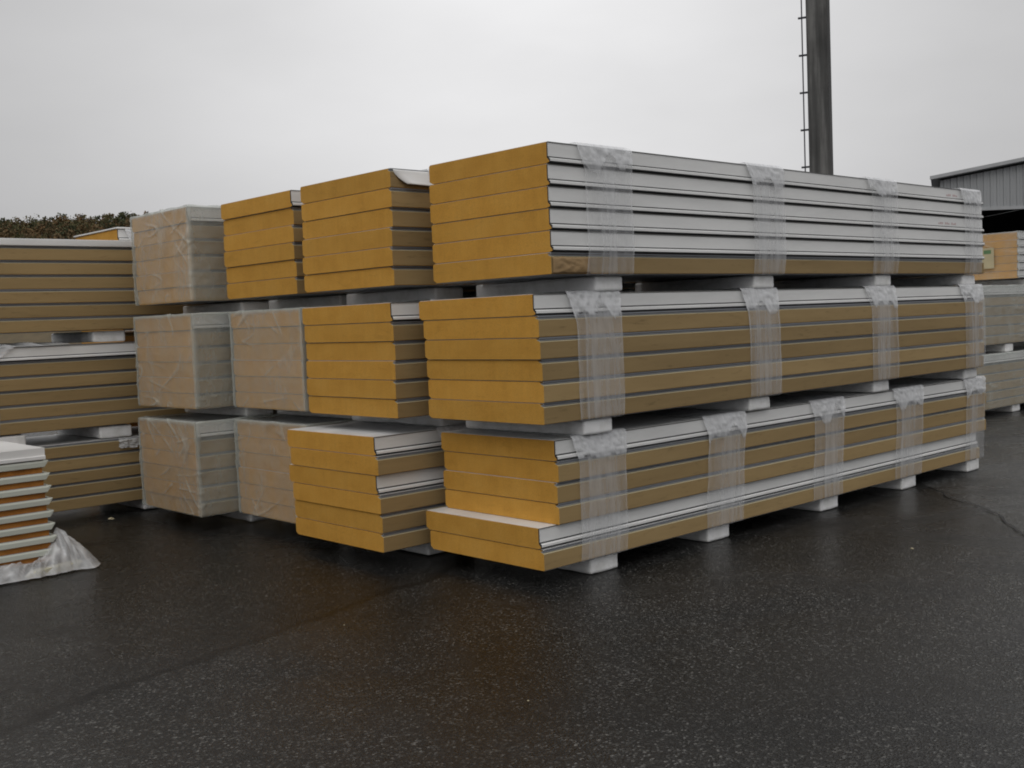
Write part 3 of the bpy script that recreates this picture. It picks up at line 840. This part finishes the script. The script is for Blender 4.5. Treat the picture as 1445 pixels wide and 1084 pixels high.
# torn protective sheet curling off the top edge of the second pile
def flap():
    v, f = [], []
    n, m = 18, 10
    for i in range(n+1):
        u = i/n
        for j in range(m+1):
            w = j/m
            curl = math.exp(-(u/0.22)**2)
            x = 0.030+0.085*w**1.6+(1.25-0.10*w**1.6)*u
            y = -0.006-0.010*w-0.022*curl*w*w+0.004*math.sin(u*14+w*3)
            z = 0.112-w*0.098+0.010*curl*w
            v.append((x, y, z))
    for i in range(n):
        for j in range(m):
            a = i*(m+1)+j; f.append((a, a+1, a+m+2, a+m+1))
    me = mesh("protective_sheet", v, f, M_WHITE, smooth=True)
    o = link("protective_sheet", me, None, B3.pt(0.0, 0.0, Z[2]+5*T), B3.yaw)
    md = o.modifiers.new("solid", 'SOLIDIFY'); md.thickness = 0.002
    tag(o, "torn white protective sheet curling off the top panel of the second pile", "sheet")
    # crumpled brown paper on the lowest panel of the top bundle
    v, f = [], []
    for i in range(25):
        for j in range(11):
            u, w = i/24, j/10
            c = 0.9-1.6*abs(noise.noise((u*5+w*3, w*2.5-u, 2)))-0.5*abs(noise.noise((u*9-w*4, w*5, 5)))
            e = min(1, 6*min(u, 1-u))*min(1, 5*min(w, 1-w))
            v.append((0.01+0.30*u, -0.003-0.010*max(0, c)*e, 0.006+0.088*w+0.006*noise.noise((u*6, 3, 3))))
    f = [(i*11+j, i*11+j+1, (i+1)*11+j+1, (i+1)*11+j) for i in range(24) for j in range(10)]
    o = link("paper_scrap", mesh("paper_scrap", v, f, side_paper("brown_paper", (0.31, 0.205, 0.10), (0.38, 0.26, 0.14)), smooth=True), None, A3.pt(0.0, -0.002, Z[2]), A3.yaw)
    md = o.modifiers.new("solid", 'SOLIDIFY'); md.thickness = 0.0015
    tag(o, "crumpled brown paper stuck to the front corner of the top bundle", "paper scrap")
flap()

# faint red print on the white edges at the far end of the top bundle
mred = painted("faint_red_print", (0.58, 0.42, 0.42), 0.5)
for (row, xa, n, lab_) in ((5, 4.78, 7, "short faint red print on topmost white edge at far end"), (3, 4.62, 12, "longer faint red print on third white edge at far end")):
    mb = MB()
    for k in range(n):
        if k % 4 == 3: continue
        h = 0.016 if k % 3 else 0.011
        mb.box((xa+k*0.030, -0.0022, 0.055), (xa+k*0.030+0.017, 0.001, 0.055+h))
    o = mb.build("red_print", mred, None, loc=tuple(A3.objs[row].location), rz=A3.objs[row].rotation_euler.z)
    tag(o, lab_, "printed mark")

# crumbs and scraps on the asphalt
for (x, y, s, lab_) in ((6.30, 3.22, 0.015, "white foam crumb on asphalt in front of the long side"), (3.05, 4.6, 0.007, "tiny pale crumb just in front of the ochre ends"),
                         (3.62, 8.80, 0.03, "pale scrap on asphalt beside the long dark left row"), (2.9, 3.1, 0.006, "tiny white crumb on asphalt below the nearest block"), (1.62, 5.85, 0.010, "tiny white crumb on asphalt right of the film heap")):
    bm = bmesh.new(); bmesh.ops.create_icosphere(bm, subdivisions=2, radius=s)
    for q in bm.verts:
        q.co *= 0.75+0.5*noise.noise(q.co*40+Vector((x, y, 0))); q.co.z = max(q.co.z*0.45, -s*0.2)
    me = bpy.data.meshes.new("crumb"); bm.to_mesh(me); bm.free(); me.materials.append(M_EDGE)
    tag(link("crumb", me, None, (x, y, s*0.2)), lab_, "litter", "pale crumbs on the asphalt")

# ------------------------------------------------------------------ far buildings, in a frame turned to face the viewer
def view_pt(x, y, z=0.0):
    p = FX*x+FY*y
    return (p.x, p.y, z)

def clad(name, c):
    m, n, l, bs = nt(name)
    v, _ = shifted(n, l)
    a = noise_node(n, l, 0.7, 5, 0.6, v, (3, 3, 0.25)); r = ramp(n, [(0.3, tuple(x*0.85 for x in c)), (0.7, c)]); l.new(a.outputs["Fac"], r.inputs[0])
    l.new(r.outputs[0], bs.inputs["Base Color"]); bs.inputs["Roughness"].default_value = 0.45
    return m
M_CLAD = clad("grey_cladding", (0.35, 0.36, 0.37)); M_TRIM = clad("pale_trim", (0.42, 0.43, 0.44)); M_ROOF = clad("grey_roof", (0.30, 0.31, 0.32)); M_SHADE = clad("shade_dark_steel", (0.05, 0.05, 0.055))  # M_SHADE: near-black colour puts the hall's interior shade into its steel

def shed():
    s = empty("industrial_shed", view_pt(19.8, 50.0), -YAW)
    tag(s, "grey corrugated metal shed with an open dark front at right edge", "shed")
    W, Dp, eave, slope, low = 24.0, 30.0, 7.05, 0.155, 5.72
    ridge = eave+slope*W/2
    def corr(x0, x1, ztop, zbot, y, pitch=0.30, depth=0.045):
        v, f = [], []
        n = int((x1-x0)/pitch)
        xs = []
        for k in range(n):
            a = x0+k*pitch
            xs += [(a, 0), (a+pitch*0.52, 0), (a+pitch*0.62, 1), (a+pitch*0.9, 1)]
        xs.append((x1, 0))
        for (x, o) in xs:
            v += [(x, y-o*depth, zbot), (x, y-o*depth, ztop(x))]
        f = [(2*i, 2*i+2, 2*i+3, 2*i+1) for i in range(len(xs)-1)]
        return v, f
    v, f = corr(0, W, lambda x: eave+slope*min(x, W-x)-0.045, low, 0.0)
    w = link("gable_wall", mesh("gable_wall", v, f, M_CLAD), s)
    md = w.modifiers.new("solid", 'SOLIDIFY'); md.thickness = 0.03
    MB().box((-0.03, -0.10, low-0.14), (W+0.03, 0.12, low)).build("lintel", M_TRIM, s)
    MB().prism([(-0.42, eave-0.04), (W/2, ridge+0.08), (W+0.42, eave-0.04), (W+0.42, eave+0.10), (W/2, ridge+0.26), (-0.42, eave+0.10)], -0.35, Dp).build("roof", M_ROOF, s)
    MB().prism([(-0.46, eave-0.02), (W/2, ridge+0.10), (W+0.46, eave-0.02), (W+0.46, eave+0.13), (W/2, ridge+0.28), (-0.46, eave+0.13)], -0.41, -0.352).build("fascia", M_TRIM, s)
    MB().box((-0.04, 0.13, 0), (0.0, Dp, eave+0.022)).build("side_wall", M_CLAD, s)
    MB().box((W, 0.13, 0), (W+0.04, Dp, eave+0.022)).build("side_wall", M_CLAD, s)
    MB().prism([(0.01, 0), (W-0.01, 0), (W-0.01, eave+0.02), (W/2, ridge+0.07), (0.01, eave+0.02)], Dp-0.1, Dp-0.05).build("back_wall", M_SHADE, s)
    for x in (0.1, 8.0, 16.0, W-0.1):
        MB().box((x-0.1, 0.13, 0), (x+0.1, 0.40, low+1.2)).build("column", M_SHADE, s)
    for ch in s.children:                       # the hall runs back at an oblique angle to its gable
        for q in ch.data.vertices:
            q.co.x += 0.40*q.co.y
shed()

def chimney():
    c = empty("concrete_chimney", view_pt(14.42, 50.0), -YAW-0.45)
    tag(c, "tall dark concrete column with a cable run down its left side", "chimney")
    m, n, l, bs = nt("weathered_concrete")
    t = n.new("ShaderNodeTexCoord")
    a = noise_node(n, l, 1.1, 6, 0.62, t.outputs["Object"], (2.2, 2.2, 0.12))
    r = ramp(n, [(0.34, (0.050, 0.050, 0.049)), (0.50, (0.100, 0.099, 0.096)), (0.66, (0.21, 0.207, 0.20))]); l.new(a.outputs["Fac"], r.inputs[0])
    b2 = noise_node(n, l, 0.5, 5, 0.6, t.outputs["Object"]); r2 = ramp(n, [(0.35, 0.7), (0.7, 1.15)]); l.new(b2.outputs["Fac"], r2.inputs[0])
    col = mix(n, l, r.outputs[0], r2.outputs[0], 1.0, 'MULTIPLY'); l.new(col, bs.inputs["Base Color"]); bs.inputs["Roughness"].default_value = 0.9
    hw = 0.46
    s = MB().box((-hw, -hw, 0), (hw, hw, 26)).build("shaft", m, c, bevel=0.05)
    for k in (6.5, 13.0, 19.5):
        pass
    md = painted("dark_cable", (0.03, 0.03, 0.04), 0.6)
    MB().box((-hw-0.20, -hw-0.02, 0.3), (-hw-0.15, -hw+0.03, 25.8)).build("cable", md, c)
    for k in range(15):
        z = 1.2+k*1.66
        MB().box((-hw-0.34, -hw-0.01, z-0.04), (-hw, -hw+0.06, z+0.04)).build("bracket", md, c)
chimney()

# ------------------------------------------------------------------ wooded hill behind on the left
HY = 300.0
def hill_top(x):            # skyline of the tree tops, in the viewer frame
    s = 1/(1+math.exp((x-16)/18.0))
    return (0.1135*HY+1.2*math.sin(x*0.030+0.9)+0.5*math.sin(x*0.11))*s+1.5*s
def hill():
    v, f = [], []
    nx, ny = 70, 16
    for j in range(ny+1):
        for i in range(nx+1):
            x = -380+i*520/nx; q = j/ny
            y = HY-90+q*220
            prof = math.sin(min(1, (q*220)/100)*math.pi/2) if q*220 < 100 else max(0, 1-((q*220-100)/120)**2)
            z = max(-0.3, (hill_top(x)-4.2)*prof)-0.2
            v.append(view_pt(x, y, z))
    f = [(j*(nx+1)+i, j*(nx+1)+i+1, (j+1)*(nx+1)+i+1, (j+1)*(nx+1)+i) for j in range(ny) for i in range(nx)]
    m, n, l, bs = nt("autumn_undergrowth")
    a = noise_node(n, l, 0.25, 6, 0.7); r = ramp(n, [(0.3, (0.085, 0.070, 0.042)), (0.6, (0.125, 0.095, 0.055)), (0.8, (0.10, 0.10, 0.05))]); l.new(a.outputs["Fac"], r.inputs[0]); l.new(r.outputs[0], bs.inputs["Base Color"]); bs.inputs["Roughness"].default_value = 1.0
    tag(link("hill", mesh("hill", v, f, m, smooth=True)), kind="structure")
    # the wood: leaf clumps spread through each crown, plus thin stems
    mats = []
    for nm, c0, c1 in (("leaf_brown", (0.115, 0.082, 0.046), (0.175, 0.125, 0.068)), ("leaf_olive", (0.088, 0.082, 0.042), (0.130, 0.118, 0.058)), ("leaf_green", (0.062, 0.070, 0.040), (0.090, 0.098, 0.052)), ("leaf_rust", (0.130, 0.084, 0.044), (0.185, 0.120, 0.060)), ("bark", (0.045, 0.036, 0.028), (0.075, 0.062, 0.05))):
        m, n, l, bs = nt(nm)
        a = noise_node(n, l, 1.2, 4, 0.7); r = ramp(n, [(0.35, c0), (0.65, c1)]); l.new(a.outputs["Fac"], r.inputs[0]); l.new(r.outputs[0], bs.inputs["Base Color"]); bs.inputs["Roughness"].default_value = 0.95
        bs.inputs["Specular IOR Level"].default_value = 0.1
        mats.append(m)
    V, F, MI = [], [], []
    base = 0
    for row in range(9):
        yy = HY-50+row*8.5
        x = -150.0
        while x < 30:
            x += random.uniform(1.7, 3.2)
            y = yy+random.uniform(-2.5, 2.5)
            q = (y-(HY-90))
            prof = math.sin(min(1, q/100)*math.pi/2)
            gz = max(-0.3, (hill_top(x)-4.2)*prof)-0.6
            if hill_top(x) < 4: continue
            h = random.uniform(3.0, 5.2); r = random.uniform(1.8, 3.0)
            p = random.random()
            mi = 0 if p < 0.42 else 1 if p < 0.66 else 2 if p < 0.80 else 3
            dens = 280
            # lumpy crown: a few sub-clumps
            ncl = random.randint(7, 11)
            cls = [(random.gauss(0, r*0.5), random.gauss(0, r*0.5), h*random.uniform(0.15, 0.95), r*random.uniform(0.30, 0.55)) for _ in range(ncl)]
            for _ in range(dens):
                c = random.choice(cls)
                d = Vector((random.gauss(0, 1), random.gauss(0, 1), random.gauss(0, 1))).normalized()*c[3]*random.random()**0.4
                px, py, pz = x+c[0]+d.x, y+c[1]+d.y, gz+c[2]+d.z*0.85
                s_ = random.uniform(0.13, 0.34)
                u = Vector((random.gauss(0, 1), random.gauss(0, 1), random.gauss(0, 1))).normalized()
                w = u.cross(Vector((random.gauss(0, 1), random.gauss(0, 1), random.gauss(0, 1)))).normalized()
                o = Vector(view_pt(px, py, pz))
                V += [o+u*s_, o+w*s_, o-u*s_*0.8, o-w*s_]
                F.append((base, base+1, base+2, base+3)); MI.append(mi if random.random() < 0.85 else random.choice((0, 1, 3))); base += 4
            # stem and limbs
            for k in range(4):
                c = cls[k]
                a0 = Vector(view_pt(x, y, gz-0.3 if k == 0 else gz+h*0.3)); a1 = Vector(view_pt(x+c[0], y+c[1], gz+c[2]+0.3))
                wd = 0.16 if k == 0 else 0.07
                sx = Vector((FX.x, FX.y, 0)); sy = Vector((FY.x, FY.y, 0))
                ring0 = [a0+sx*wd, a0+sy*wd, a0-sx*wd]; ring1 = [a1+sx*wd*0.3, a1+sy*wd*0.3, a1-sx*wd*0.3]
                V += ring0+ring1
                for q2 in range(3):
                    r2 = (q2+1) % 3
                    F.append((base+q2, base+r2, base+3+r2, base+3+q2)); MI.append(4)
                base += 6
    o = link("autumn_wood", mesh("autumn_wood", V, F, mats, MI))
    tag(o, "brown and olive autumn wood covering the low hill behind", "wood", kind="stuff")
hill()
